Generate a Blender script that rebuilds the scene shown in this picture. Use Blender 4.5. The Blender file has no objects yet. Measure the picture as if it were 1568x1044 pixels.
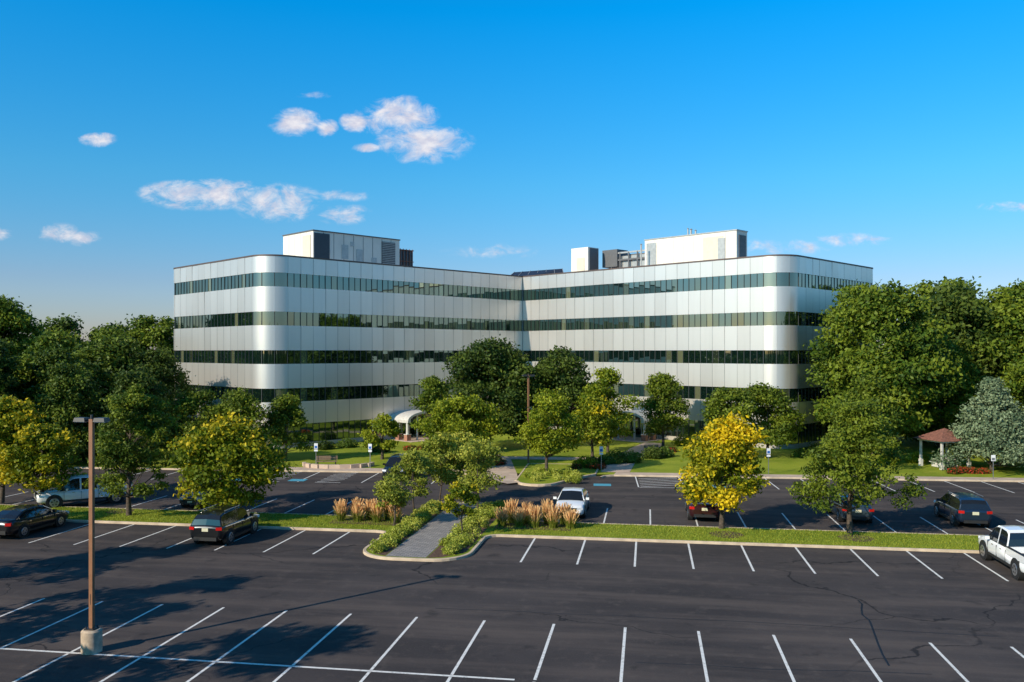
import bpy, math, random
import numpy as np
from mathutils import Vector, Matrix
random.seed(7)
C=bpy.context; S=C.scene
COL=S.collection
rad=math.radians

# ------------------------------------------------------------ materials
def newmat(name):
    m=bpy.data.materials.new(name); m.use_nodes=True
    nt=m.node_tree; b=nt.nodes['Principled BSDF']
    return m,nt,b
def N(nt,t,**k):
    n=nt.nodes.new(t)
    for a,v in k.items(): setattr(n,a,v)
    return n
def simple(name,col,rough=.6,metal=0.,noise=.12,scale=3.,spec=.5,coat=0.,emit=None):
    m,nt,b=newmat(name)
    b.inputs['Roughness'].default_value=rough; b.inputs['Metallic'].default_value=metal
    b.inputs['Specular IOR Level'].default_value=spec
    b.inputs['Coat Weight'].default_value=coat
    tc=N(nt,'ShaderNodeTexCoord'); nz=N(nt,'ShaderNodeTexNoise')
    nz.inputs['Scale'].default_value=scale; nz.inputs['Detail'].default_value=6
    nt.links.new(tc.outputs['Object'],nz.inputs['Vector'])
    r=N(nt,'ShaderNodeValToRGB')
    r.color_ramp.elements[0].position=.3; r.color_ramp.elements[1].position=.7
    r.color_ramp.elements[0].color=[c*(1-noise) for c in col]+[1]
    r.color_ramp.elements[1].color=[min(1,c*(1+noise)) for c in col]+[1]
    nt.links.new(nz.outputs['Fac'],r.inputs['Fac']); nt.links.new(r.outputs['Color'],b.inputs['Base Color'])
    return m
def mathn(nt,op,a,b=None,clamp=False):
    n=N(nt,'ShaderNodeMath',operation=op); n.use_clamp=clamp
    for i,x in enumerate((a,b)):
        if x is None: continue
        if isinstance(x,(int,float)): n.inputs[i].default_value=x
        else: nt.links.new(x,n.inputs[i])
    return n.outputs[0]
def mixc(nt,f,a,b,mode='MIX'):
    n=N(nt,'ShaderNodeMix',data_type='RGBA',blend_type=mode)
    for i,x in ((0,f),(6,a),(7,b)):
        if isinstance(x,(int,float)): n.inputs[i].default_value=x
        elif isinstance(x,(tuple,list)): n.inputs[i].default_value=tuple(x)+((1,) if len(x)==3 else ())
        else: nt.links.new(x,n.inputs[i])
    return n.outputs[2]
def noise(nt,vec,scale,detail=4,rough=.55,dist=0):
    n=N(nt,'ShaderNodeTexNoise'); n.inputs['Scale'].default_value=scale
    n.inputs['Detail'].default_value=detail; n.inputs['Roughness'].default_value=rough; n.inputs['Distortion'].default_value=dist
    nt.links.new(vec,n.inputs['Vector']); return n.outputs['Fac']
def smooth(nt,x,a,b,lo=0.,hi=1.):
    n=N(nt,'ShaderNodeMapRange'); n.interpolation_type='SMOOTHSTEP'
    nt.links.new(x,n.inputs['Value']); n.inputs['From Min'].default_value=a; n.inputs['From Max'].default_value=b
    n.inputs['To Min'].default_value=lo; n.inputs['To Max'].default_value=hi
    return n.outputs[0]
def bump(nt,b,h,strength=.3,dist=.02):
    n=N(nt,'ShaderNodeBump'); n.inputs['Strength'].default_value=strength; n.inputs['Distance'].default_value=dist
    nt.links.new(h,n.inputs['Height']); nt.links.new(n.outputs[0],b.inputs['Normal'])

# asphalt
ASPH,nt,b=newmat('asphalt')
tc=N(nt,'ShaderNodeTexCoord').outputs['Object']
mp=N(nt,'ShaderNodeMapping'); mp.inputs['Rotation'].default_value=(0,0,rad(9)); nt.links.new(tc,mp.inputs['Vector'])
mp2=N(nt,'ShaderNodeMapping'); mp2.inputs['Scale'].default_value=(.10,1,1); nt.links.new(mp.outputs[0],mp2.inputs['Vector'])
big=noise(nt,tc,.11,5,.6); streak=noise(nt,mp2.outputs[0],.7,6,.62); fine=noise(nt,tc,16,3,.8); mid=noise(nt,tc,1.3,7,.7); spot=noise(nt,tc,.75,3,.5)
c=mixc(nt,smooth(nt,big,.35,.68),(.045,.038,.037),(.070,.058,.055))
c=mixc(nt,smooth(nt,streak,.42,.70,0,.75),c,(.118,.092,.079))
c=mixc(nt,smooth(nt,mid,.5,.72,0,.55),c,(.118,.094,.081))
c=mixc(nt,smooth(nt,spot,.62,.74,0,.6),c,(.024,.022,.022))
c=mixc(nt,smooth(nt,fine,.52,.8,0,.5),c,(.17,.14,.12))
vd=N(nt,'ShaderNodeTexVoronoi',feature='DISTANCE_TO_EDGE'); vd.inputs['Scale'].default_value=.085
dn=N(nt,'ShaderNodeTexNoise'); dn.inputs['Scale'].default_value=.5; dn.inputs['Detail'].default_value=6; nt.links.new(tc,dn.inputs['Vector'])
va=N(nt,'ShaderNodeVectorMath',operation='MULTIPLY_ADD'); nt.links.new(dn.outputs['Color'],va.inputs[0]); va.inputs[1].default_value=(3.2,3.2,0); nt.links.new(tc,va.inputs[2])
nt.links.new(va.outputs[0],vd.inputs['Vector'])
crk=smooth(nt,vd.outputs['Distance'],.0015,.0045,1,0)
crk=mathn(nt,'MULTIPLY',crk,smooth(nt,noise(nt,tc,.09,2),.47,.56))
c=mixc(nt,mathn(nt,'MULTIPLY',crk,.75),c,(.010,.010,.011))
nt.links.new(c,b.inputs['Base Color']); b.inputs['Roughness'].default_value=.88; b.inputs['Specular IOR Level'].default_value=.2
bump(nt,b,fine,.5,.01)

def grassmat(name,c1,c2,c3):
    m,nt,b=newmat(name)
    tc=N(nt,'ShaderNodeTexCoord').outputs['Object']
    a=noise(nt,tc,.25,6,.6); d=noise(nt,tc,9,5,.75); e=noise(nt,tc,1.3,4,.6)
    c=mixc(nt,smooth(nt,a,.35,.65),c1,c2)
    c=mixc(nt,smooth(nt,e,.5,.8,0,.6),c,c3)
    c=mixc(nt,smooth(nt,d,.4,.7,.0,.45),c,tuple(x*.45 for x in c1))
    nt.links.new(c,b.inputs['Base Color']); b.inputs['Roughness'].default_value=.9; b.inputs['Specular IOR Level'].default_value=.1
    bump(nt,b,d,.5,.04); return m
GRASS=grassmat('lawn_grass',(.20,.26,.022),(.32,.36,.035),(.43,.39,.07))
FIELD=grassmat('field_grass',(.07,.10,.015),(.10,.13,.02),(.14,.14,.03))
MULCH=simple('mulch',(.11,.06,.035),.95,noise=.6,scale=14)
CONC=simple('kerb_concrete',(.60,.46,.32),.85,noise=.22,scale=1.7)
WALK=simple('walk_concrete',(.55,.41,.31),.85,noise=.18,scale=1.2)
def paintmark(name,col):
    m,nt,b=newmat(name)
    tc=N(nt,'ShaderNodeTexCoord').outputs['Object']
    w=smooth(nt,noise(nt,tc,6,6,.8),.48,.72,0,.8)
    c=mixc(nt,w,col,(.13,.12,.11)); nt.links.new(c,b.inputs['Base Color']); b.inputs['Roughness'].default_value=.8
    return m
WHITE=paintmark('white_marking',(.80,.77,.72)); BLUE=paintmark('blue_marking',(.07,.36,.48))
TAR=simple('tar_seal',(.010,.010,.011),.6)
PAV,nt,b=newmat('paver')
tc=N(nt,'ShaderNodeTexCoord').outputs['Object']
mp=N(nt,'ShaderNodeMapping'); mp.inputs['Rotation'].default_value=(0,0,rad(9)); nt.links.new(tc,mp.inputs['Vector'])
br=N(nt,'ShaderNodeTexBrick'); br.inputs['Scale'].default_value=1.6; br.inputs['Color1'].default_value=(.42,.37,.33,1); br.inputs['Color2'].default_value=(.27,.245,.23,1); br.inputs['Mortar'].default_value=(.11,.10,.09,1); br.inputs['Mortar Size'].default_value=.025
nt.links.new(mp.outputs[0],br.inputs['Vector'])
nt.links.new(mixc(nt,smooth(nt,noise(nt,tc,2.5,5),.4,.7,0,.5),br.outputs['Color'],(.19,.17,.155)),b.inputs['Base Color']); b.inputs['Roughness'].default_value=.85

def attr(nt,name):
    n=N(nt,'ShaderNodeAttribute'); n.attribute_name=name; return n.outputs['Fac']
PANEL,nt,b=newmat('metal_panel')
tc=N(nt,'ShaderNodeTexCoord').outputs['Object']
r=attr(nt,'rnd'); c=mixc(nt,r,(.77,.715,.65),(.86,.80,.73))
mp=N(nt,'ShaderNodeMapping'); mp.inputs['Scale'].default_value=(1.5,1.5,.12); nt.links.new(tc,mp.inputs['Vector'])
c=mixc(nt,smooth(nt,noise(nt,mp.outputs[0],1,4,.5),.45,.8,0,.25),c,(.66,.61,.55))
nt.links.new(c,b.inputs['Base Color']); b.inputs['Metallic'].default_value=.70; b.inputs['Roughness'].default_value=.37
JOINT=simple('panel_joint',(.22,.21,.20),.6)
GLASS,nt,b=newmat('window_glass')
r=attr(nt,'rnd'); c=mixc(nt,smooth(nt,r,.82,.97,0,1),(.004,.012,.010),(.13,.135,.075))
nt.links.new(c,b.inputs['Base Color']); b.inputs['Roughness'].default_value=.02; b.inputs['IOR'].default_value=3.2
b.inputs['Specular Tint'].default_value=(.78,1.0,.88,1)
MULL=simple('mullion',(.05,.055,.05),.45,metal=.3)
BASE=simple('building_base',(.42,.38,.33),.8)
ROOF=simple('roof_membrane',(.35,.34,.32),.9)
COPING=simple('coping',(.13,.09,.075),.5,metal=.3)
PENT=simple('penthouse_panel',(.80,.74,.64),.6,noise=.06,scale=.6)
PDARK=simple('penthouse_dark',(.12,.12,.125),.55)
PMET=simple('galvanised',(.45,.45,.43),.45,metal=.5)
RUST=simple('rust_screen',(.24,.09,.05),.7)
BRICK=simple('brick_column',(.38,.18,.12),.85,noise=.3,scale=9)
WHITEP=simple('white_trim',(.60,.57,.52),.5)
DARKG=simple('solar_dark',(.03,.035,.05),.25)
POLEM=simple('pole_bronze',(.30,.14,.07),.5,metal=.1)
POLEB=simple('pole_head',(.03,.028,.026),.5)
POLEC=simple('pole_concrete',(.50,.39,.28),.9,noise=.25,scale=5)
STEEL=simple('sign_post',(.35,.35,.34),.4,metal=.7)
SIGNW=simple('sign_white',(.75,.75,.75),.5,noise=.03); SIGNB=simple('sign_blue',(.02,.12,.42),.5)
SHING=simple('shingle',(.22,.09,.06),.9,noise=.4,scale=6)
BARK=simple('bark',(.085,.062,.045),.95,noise=.5,scale=8)

def leafmat(name,dark,light,yellow=None,ya=0.,tr=.3):
    m,nt,b=newmat(name)
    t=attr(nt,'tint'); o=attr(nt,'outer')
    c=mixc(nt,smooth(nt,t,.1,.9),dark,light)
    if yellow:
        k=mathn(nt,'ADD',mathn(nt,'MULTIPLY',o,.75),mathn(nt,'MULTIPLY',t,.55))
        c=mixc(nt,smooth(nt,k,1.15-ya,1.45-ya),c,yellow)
    nt.links.new(c,b.inputs['Base Color']); b.inputs['Roughness'].default_value=.55; b.inputs['Specular IOR Level'].default_value=.2
    if tr>0:
        tl=N(nt,'ShaderNodeBsdfTranslucent'); nt.links.new(c,tl.inputs['Color'])
        mx=N(nt,'ShaderNodeMixShader'); mx.inputs[0].default_value=tr
        nt.links.new(b.outputs[0],mx.inputs[1]); nt.links.new(tl.outputs[0],mx.inputs[2])
        nt.links.new(mx.outputs[0],nt.nodes['Material Output'].inputs['Surface'])
    return m
L_MID=leafmat('leaf_mid',(.050,.092,.010),(.22,.265,.022))
L_BRIGHT=leafmat('leaf_bright',(.09,.145,.008),(.35,.37,.020))
L_DARK=leafmat('leaf_dark',(.030,.064,.012),(.13,.175,.024))
L_FOR=leafmat('leaf_forest',(.030,.066,.010),(.15,.20,.020),tr=.2)
L_FOR2=leafmat('leaf_forest_light',(.050,.10,.010),(.21,.26,.022),tr=.25)
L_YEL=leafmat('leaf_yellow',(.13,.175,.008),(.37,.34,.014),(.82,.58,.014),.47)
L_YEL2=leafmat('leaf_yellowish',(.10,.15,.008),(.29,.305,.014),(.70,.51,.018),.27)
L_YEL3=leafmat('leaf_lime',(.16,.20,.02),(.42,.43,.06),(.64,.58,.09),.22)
L_BLUE=leafmat('leaf_spruce',(.085,.13,.065),(.28,.34,.18),tr=.1)
L_SHRUB=leafmat('leaf_shrub',(.21,.27,.02),(.56,.56,.10))
L_HEDGE=leafmat('leaf_hedge',(.05,.10,.012),(.15,.22,.03))
L_RED=leafmat('flower_red',(.03,.07,.01),(.10,.10,.02),(.65,.06,.03),.5)
L_STRAW=leafmat('plume_grass',(.13,.19,.02),(.28,.29,.04),(.82,.50,.22),.55)
L_BLADE=leafmat('grass_blade',(.15,.21,.02),(.40,.42,.045))

# ------------------------------------------------------------ mesh builder
class MB:
    def __init__(s): s.v=[];s.f=[];s.m=[];s.s=[];s.r=[]
    def add(s,vs,fs,mi=0,sm=False,r=None):
        o=len(s.v); s.v+= [tuple(p) for p in vs]
        for f in fs:
            s.f.append(tuple(o+i for i in f)); s.m.append(mi); s.s.append(sm); s.r.append(random.random() if r is None else r)
    def box(s,cx,cy,cz,sx,sy,sz,rz=0,mi=0,top=1.0):
        ca,sa=math.cos(rz),math.sin(rz); vs=[]
        for z,k in ((-.5,1),(.5,top)):
            for x,y in ((-.5,-.5),(.5,-.5),(.5,.5),(-.5,.5)):
                X,Y=x*sx*k,y*sy*k; vs.append((cx+X*ca-Y*sa,cy+X*sa+Y*ca,cz+z*sz))
        s.add(vs,[(0,3,2,1),(4,5,6,7),(0,1,5,4),(1,2,6,5),(2,3,7,6),(3,0,4,7)],mi)
    def cyl(s,p0,p1,r0,r1,n=8,mi=0,cap=True,sm=True):
        p0=Vector(p0);p1=Vector(p1);d=(p1-p0)
        if d.length<1e-6: return
        d.normalize(); a=d.orthogonal().normalized(); b=d.cross(a)
        vs=[]
        for p,r in ((p0,r0),(p1,r1)):
            for i in range(n):
                t=2*math.pi*i/n; vs.append(p+a*math.cos(t)*r+b*math.sin(t)*r)
        s.add(vs,[(i,(i+1)%n,n+(i+1)%n,n+i) for i in range(n)],mi,sm)
        if cap:
            s.add(vs[:n],[tuple(range(n))[::-1]],mi); s.add(vs[n:],[tuple(range(n))],mi)
    def poly(s,pts,z,mi=0):
        s.add([(p[0],p[1],z) for p in pts],[tuple(range(len(pts)))],mi)
    def obj(s,name,mats,parent=None,loc=(0,0,0),rz=0):
        me=bpy.data.meshes.new(name); me.from_pydata(s.v,[],s.f)
        for m in mats: me.materials.append(m)
        me.polygons.foreach_set('material_index',s.m); me.polygons.foreach_set('use_smooth',s.s)
        a=me.attributes.new('rnd','FLOAT','FACE'); a.data.foreach_set('value',s.r)
        me.update(); o=bpy.data.objects.new(name,me); COL.objects.link(o)
        o.location=loc; o.rotation_euler=(0,0,rz)
        if parent: o.parent=parent
        return o
def empty(name):
    o=bpy.data.objects.new(name,None); COL.objects.link(o); return o

TH=rad(9); UX,UY=math.cos(TH),-math.sin(TH); VX,VY=math.sin(TH),math.cos(TH)
def L(s,t): return (s*UX+t*VX, 46+s*UY+t*VY)
T2=math.atan(.1)
def F(s,t): return (s*math.cos(T2)+t*math.sin(T2), 69.3-s*math.sin(T2)+t*math.cos(T2))

# ------------------------------------------------------------ ground
g=MB(); g.poly([(-3000,-3000),(3000,-3000),(3000,3000),(-3000,3000)],0); g.obj('ground',[FIELD])
g=MB(); g.poly([(-60,-60),(75,-60),(75,69.3-7.5),(-60,75.3)],.004); g.obj('parking_lot_asphalt',[ASPH])
g=MB(); g.poly([F(-62,.15),F(75,.15),(160,220),(-160,220),(-160,76)],.12); g.obj('lawn',[GRASS])

def kerb(mb,pts,w=.16,h=.13,closed=False,mi=0):
    n=len(pts); P=[Vector((p[0],p[1])) for p in pts]; Lf=[];Rt=[]
    for i in range(n):
        a=P[i-1] if (i>0 or closed) else None; c=P[(i+1)%n] if (i<n-1 or closed) else None
        d=Vector((0,0))
        if a is not None and (P[i]-a).length>1e-5: d+=(P[i]-a).normalized()
        if c is not None and (c-P[i]).length>1e-5: d+=(c-P[i]).normalized()
        d.normalize(); nn=Vector((-d.y,d.x)); Lf.append(P[i]+nn*w); Rt.append(P[i])
    for i in range(n if closed else n-1):
        j=(i+1)%n; z0=0.0
        vs=[(Rt[i].x,Rt[i].y,z0),(Rt[j].x,Rt[j].y,z0),(Rt[j].x,Rt[j].y,h-.02),(Rt[i].x,Rt[i].y,h-.02)]
        a=Rt[i].lerp(Lf[i],.15); c=Rt[j].lerp(Lf[j],.15)
        vs+=[(c.x,c.y,h),(a.x,a.y,h),(Lf[j].x,Lf[j].y,h),(Lf[i].x,Lf[i].y,h),(Lf[j].x,Lf[j].y,z0),(Lf[i].x,Lf[i].y,z0)]
        mb.add(vs,[(0,1,2,3),(3,2,4,5),(5,4,6,7),(7,6,8,9)],mi,False)
def arc(cx,cy,r,a0,a1,n=8):
    return [(cx+r*math.cos(rad(a0+(a1-a0)*i/n)),cy+r*math.sin(rad(a0+(a1-a0)*i/n))) for i in range(n+1)]

med=[(-60,0),(-7.6,0)]+arc(-7.6,-.7,.7,90,0,4)+[(-6.9,-3.9)]+arc(-4.9,-3.9,2.0,180,270)+arc(-3.2,-4.0,1.9,270,360)+arc(-.6,-.7,.7,180,90,4)+[(10,0),(30,0),(62,0),(62,4),(20,4)]+arc(-.6,4.7,.7,270,180,4)+arc(-2.8,8.1,1.4,0,90)+arc(-5.5,8.1,1.4,90,180)+arc(-7.6,4.7,.7,0,-90,4)+[(-60,4)]
medw=[L(*p) for p in med]
g=MB(); g.poly(medw,.112); g.obj('median_lawn',[GRASS])
g=MB(); kerb(g,medw,closed=True)
kerb(g,[F(-62,0),F(-30,0),F(-4.2,0),F(-3.6,-.5),F(-3.2,-1.5)])
kerb(g,[F(7.2,-1.2),F(7.5,-.4),F(8.2,0),F(40,0),F(75,0)])
g.obj('kerb',[CONC])
g=MB()
g.poly([F(-24,.18),F(-4.2,.18),F(-3.2,1.9),F(-23,1.9)],.128)
g.poly([F(8.2,.18),F(75,.18),F(75,1.5),F(8.4,1.5)],.128)
g.poly([F(-3.4,-1.6),F(.2,-5.4),F(1.0,-4.8),F(.4,0),F(-1,9),F(-6,20),F(-8.5,25),F(-10.5,23.5),F(-7,17),F(-3.6,9),F(-3.3,1.9)],.132)
g.poly([F(7.2,1.5),F(9.5,1.5),F(10.5,10),F(13,19),F(14,24),F(12,25),F(10.5,20),F(8,10)],.136)
g.poly([F(-9,9),F(9,9),F(9,11),F(-9,11)],.140)
g.obj('sidewalk',[WALK])
ent=[F(*p) for p in ([(.6,-4.0)]+arc(2.4,-4.2,1.6,180,330,8)+[(5.6,-1.5),(6.8,.2),(7.2,6),(.8,6)])]
g=MB(); g.poly(ent,.16); g.obj('entrance_bed',[GRASS]); g=MB(); kerb(g,ent,closed=True,h=.18); g.obj('entrance_kerb',[CONC])
g=MB(); g.poly([L(-5.3,-5.6),L(-3.3,-5.6),L(-3.3,9.2),L(-5.3,9.2)],.125); g.obj('paver_path',[PAV])
g=MB(); g.poly([L(-6.6,-4.3),L(-5.9,-5.2),L(-5.35,-5.5),L(-5.35,9.0),L(-6.0,9.2),L(-6.6,8.4)],.118)
g.poly([L(-3.25,-5.6),L(-2.6,-5.4),L(-1.65,-4.2),L(-1.65,8.4),L(-2.4,9.2),L(-3.25,9.2)],.118)
g.poly([L(-1.3,1.6),L(3.0,1.6),L(3.2,3.7),L(-1.3,3.7)],.118); g.poly([L(-11,1.5),L(-6.9,1.5),L(-6.9,3.7),L(-11,3.7)],.118)
for s,t,r in ((11.4,2.0,.9),(18.1,2.2,.9),(-17,2,.9),(-25,3,.8),(-31,2.5,.8)):
    x,y=L(s,t); g.poly([(x+r*math.cos(a*math.pi/8)*(1+.1*math.sin(a*3)),y+r*math.sin(a*math.pi/8)) for a in range(16)],.121)
g.obj('mulch_bed',[MULCH])

# ------------------------------------------------------------ markings
def line(mb,p0,p1,w=.1,z=.010,mi=0):
    a=Vector(p0);c=Vector(p1);d=(c-a).normalized();n=Vector((-d.y,d.x))*w/2
    mb.add([(a.x+n.x,a.y+n.y,z),(a.x-n.x,a.y-n.y,z),(c.x-n.x,c.y-n.y,z),(c.x+n.x,c.y+n.y,z)],[(0,1,2,3)],mi)
g=MB()
for k in range(-16,12):
    s=6.4+2.59*k
    line(g,L(s,-14.2),L(s,-19.62)); line(g,L(s,-19.78),L(s,-25.2))
line(g,L(-38,-19.7),L(3.2,-19.7),.12)
for k in range(0,14): line(g,L(1.25+2.68*k,-.05),L(1.25+2.68*k,-5.3))
for k in range(0,14): line(g,L(-9.1-2.6*k,-.05),L(-9.1-2.6*k,-5.3))
for k in range(0,16): line(g,L(2.0+2.68*k,4.1),L(2.0+2.68*k,9.4),.09)
for k in range(0,14): line(g,L(-9.6-2.68*k,4.1),L(-9.6-2.68*k,9.4),.09)
for x in (9.9,13.3,20,22.7,25.4,28.1,30.8,33.5,36.2,38.9,41.6,44.3,-5.6,-8.3,-11.0,-16.0,-19.6,-22.4,-25.1,-27.8,-30.5):
    line(g,F(x,-.05),F(x,-5.3),.09)
for x0,x1 in ((9.95,13.25),(-14.6,-12.6),(-19.55,-17.4)):
    line(g,F(x0,-5.4),F(x1,-5.4),.09)
    for i in range(6):
        a=-5.2+i*.8; line(g,F(x0+.12,a),F(x1-.12,min(-.1,a+1.3)),.10,.014)
g.obj('parking_lines',[WHITE])
g=MB()
for x in (6.6,15.0,-16.9,-21.6):
    a=[F(x,-5.1),F(x+1.3,-5.1),F(x+1.3,-4.0),F(x,-4.0)]; g.poly(a,.018)
g.obj('accessible_bay_marking',[BLUE])
g=MB()
for pts in ([(13.9,34.4),(13.85,33.85),(13.3,32.5),(13.06,31.04),(12.5,29.2),(11.99,27.2)],[(-3,33.3),(2,32.6),(6,32.0),(11,31.2),(17,30.0)],[(-9,43.5),(-14,44.6),(-20,45.2)],[(4,27.5),(8,26.9),(13,26.5)]):
    for a,c in zip(pts[:-1],pts[1:]):
        m=((a[0]+c[0])/2+random.uniform(-.12,.12),(a[1]+c[1])/2+random.uniform(-.08,.08))
        w=.07 if pts[0][0]==13.9 else .035
        line(g,a,m,w,.008); line(g,m,c,w,.008)
g.obj('tar_seam',[TAR])

# ------------------------------------------------------------ office building
r2=math.sqrt(.5); A=Vector((r2,r2)); B=Vector((-r2,r2))
P3=Vector((1.4,111.9)); P2=P3-37*A; P1=P2+22.3*B; P4=P3-37*B; P5=P4+22*A; Q=Vector((1.3,143.2))
bld=empty('office_building')
corners=[(P1,1.2),(P2,2.6),(P3,0),(P4,2.6),(P5,1.2),(Q,1.5)]
panels=[]
nC=len(corners)
for i in range(nC):
    p,rp=corners[i]; q,rq=corners[(i+1)%nC]
    d=(q-p).normalized(); n=Vector((d.y,-d.x)); a=p+d*rp; c=q-d*rq; Ln=(c-a).length; k=max(1,round(Ln/1.52))
    for j in range(k):
        x0=a+d*(Ln*j/k+.018); x1=a+d*(Ln*(j+1)/k-.018)
        panels.append(([(x0,n),(x1,n)],False))
    if rq>0:
        q2=corners[(i+2)%nC][0]; d2=(q2-q).normalized(); n2=Vector((d2.y,-d2.x)); cen=q-d*rq-n*rq
        a0=math.atan2(n.y,n.x); a1=math.atan2(n2.y,n2.x)
        if a1<a0: a1+=2*math.pi
        for j in range(3):
            pts=[]
            for m in range(6):
                t=a0+(a1-a0)*(j+m/5)/3; nn=Vector((math.cos(t),math.sin(t))); pts.append((cen+nn*rq,nn))
            panels.append((pts,True))
sp=[(18.03,19.7),(14.06,16.62),(10.12,12.66),(6.22,8.72),(2.5,4.82)]
wn=[(16.62,18.03),(12.66,14.06),(8.72,10.12),(4.82,6.22),(.55,2.5)]
w=MB(); gl=MB(); mu=MB(); cp=MB()
def strip(mb,pts,off,z0,z1,mi,sm,tilt=(0,0)):
    vs=[];n=len(pts)
    for k,(p,nn) in enumerate(pts):
        e=off+(tilt[0] if k==0 else 0); q=p+nn*e; q2=p+nn*(e+tilt[1])
        vs+=[(q.x,q.y,z0),(q2.x,q2.y,z1)]
    rr=random.random()
    mb.add(vs,[(2*k,2*k+2,2*k+3,2*k+1) for k in range(n-1)],mi,sm,rr)
def ledge(mb,pts,o0,o1,z,mi,up):
    vs=[]
    for p,nn in pts:
        a=p+nn*o0;c=p+nn*o1; vs+=[(a.x,a.y,z),(c.x,c.y,z)]
    mb.add(vs,[(2*k,2*k+1,2*k+3,2*k+2) for k in range(len(pts)-1)],mi)
for pts,cur in panels:
    for z0,z1 in sp:
        strip(w,pts,0,z0,z1,0,cur,(0,0) if cur else (random.uniform(-.008,.008),random.uniform(-.016,.016)))
        ledge(w,pts,0,-.3,z0,0,False); ledge(w,pts,0,-.3,z1,0,True)
    d0=(pts[1][0]-pts[0][0]).normalized()*.03; d1=(pts[-1][0]-pts[-2][0]).normalized()*.03
    wide=[(pts[0][0]-d0,pts[0][1])]+pts[1:-1]+[(pts[-1][0]+d1,pts[-1][1])]
    for z0,z1 in sp: strip(w,wide,-.03,z0+.003,z1-.003,1,cur)
    strip(w,wide,.05,0,.55,2,cur); ledge(w,wide,.05,-.3,.55,2,True)
    for wi,(z0,z1) in enumerate(wn):
        if cur: strip(gl,wide,-.09,z0,z1,0,True)
        else:
            mid=(pts[0][0].lerp(pts[1][0],.5),pts[0][1])
            for h in ((wide[0],mid),(mid,wide[1])):
                strip(gl,h,-.09,z0,z1,0,False,(random.uniform(-.007,.007),random.uniform(-.014,.014)))
        ms=[(wide[0],.07)]+([] if cur else [(mid,.045)])
        for (p,nn),mw in ms:
            q=p+nn*(-.075); an=math.atan2(nn.y,nn.x)
            mu.box(q.x,q.y,(z0+z1)/2,.06,mw,z1-z0-.004,an,0)
    strip(cp,wide,.04,19.705,19.86,0,cur); ledge(cp,wide,.04,-.35,19.86,0,True)
    strip(cp,wide,-.35,19.2,19.86,0,cur)
w.obj('spandrel_walls',[PANEL,JOINT,BASE],bld); gl.obj('ribbon_windows',[GLASS],bld); mu.obj('mullions',[MULL],bld); cp.obj('parapet_coping',[COPING],bld)
w=MB(); w.poly([p for pts,cur in panels for p,n in ([(a-n*.3,n) for a,n in pts])],19.25); w.obj('roof',[ROOF],bld)
w=MB(); w.box(P3.x,P3.y+.12,9.8,.24,.24,19.6,rad(45)); w.obj('inner_corner_post',[JOINT],bld)
def pbox(mb,Nc,la,lb,z0,z1,mi=0):
    c=Nc+A*la/2+B*lb/2; mb.box(c.x,c.y,(z0+z1)/2,la,lb,z1-z0,rad(45),mi)
def on(Nc,a,b): q=Nc+A*a+B*b; return q
w=MB()
N1=Vector((-22.3,96)); pbox(w,N1,12.1,6.5,19.25,23.55)
for k in range(1,9):
    q=on(N1,k*1.35,-.012); w.box(q.x,q.y,21.5,.035,.03,4.0,rad(45),1)
for k in range(1,5):
    q=on(N1,-.012,k*1.3); w.box(q.x,q.y,21.5,.02,.02,4.0,rad(45),2)
q=on(N1,-.04,1.3); w.box(q.x,q.y,21.4,.10,1.6,3.5,rad(45),5)
q=on(N1,1.1,-.03); w.box(q.x,q.y,21.4,2.0,.10,3.9,rad(45),3)
q=on(N1,10.4,-.03); w.box(q.x,q.y,21.5,2.0,.08,3.4,rad(45),1)
for k in range(16):
    q=on(N1,10.4,-.09); w.box(q.x,q.y,19.95+k*.21,1.9,.10,.06,rad(45),2)
for k,(a,z,sa,sz) in enumerate(((4.2,21.5,.9,1.6),(6.2,21.0,.9,1.9),(8.3,20.6,.7,1.1),(5.2,22.5,.5,.5))):
    q=on(N1,a,-.02); w.box(q.x,q.y,z,sa,.05,sz,rad(45),2)
pbox(w,N1+A*(-.08)-B*.08,12.26,6.66,23.553,23.68,1)
pbox(w,on(N1,12.5,1.0),2.4,3,19.25,22.6,3)
for k in range(6):
    q=on(N1,12.45+k*.48,.94); w.box(q.x,q.y,21.0,.06,.08,3.5,rad(45),4)
q=on(N1,13.7,.9); w.box(q.x,q.y,22.6,2.6,.1,.1,rad(45),4); w.box(q.x,q.y,21.2,2.6,.1,.08,rad(45),4)
N2=Vector((25.2,96)); pbox(w,N2,2.3,12.6,19.25,23.6)
for k in range(1,9):
    q=on(N2,-.012,k*1.4); w.box(q.x,q.y,21.5,.02,.02,4.0,rad(45),2)
q=on(N2,-.04,3.0); w.box(q.x,q.y,21.5,.08,2.6,3.3,rad(45),5)
q=on(N2,-.04,11.6); w.box(q.x,q.y,21.5,.08,1.4,3.4,rad(45),2)
q=on(N2,-.04,1.9); w.box(q.x,q.y,21.3,.12,.9,3.2,rad(45),2)
pbox(w,N2-A*.08-B*.08,2.46,12.76,23.603,23.72,2)
q=on(N2,1.2,-.03); w.box(q.x,q.y,21.4,1.5,.08,3.5,rad(45),1)
N3=Vector((9.6,108)); pbox(w,N3,2.1,2.8,19.25,23.2)
q=on(N3,1.1,-.03); w.box(q.x,q.y,21.4,1.7,.08,3.4,rad(45),1)
q=on(N3,-.04,1.2); w.box(q.x,q.y,21.0,.08,1.2,1.8,rad(45),5)
for i in range(6):
    q=on(N3,3.3,-1.2-i*1.35); w.box(q.x,q.y,20.9,.16,.16,3.3,rad(45),1)
    q2=on(N3,6.0,-1.2-i*1.35); w.box(q2.x,q2.y,20.9,.16,.16,3.3,rad(45),1)
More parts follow.
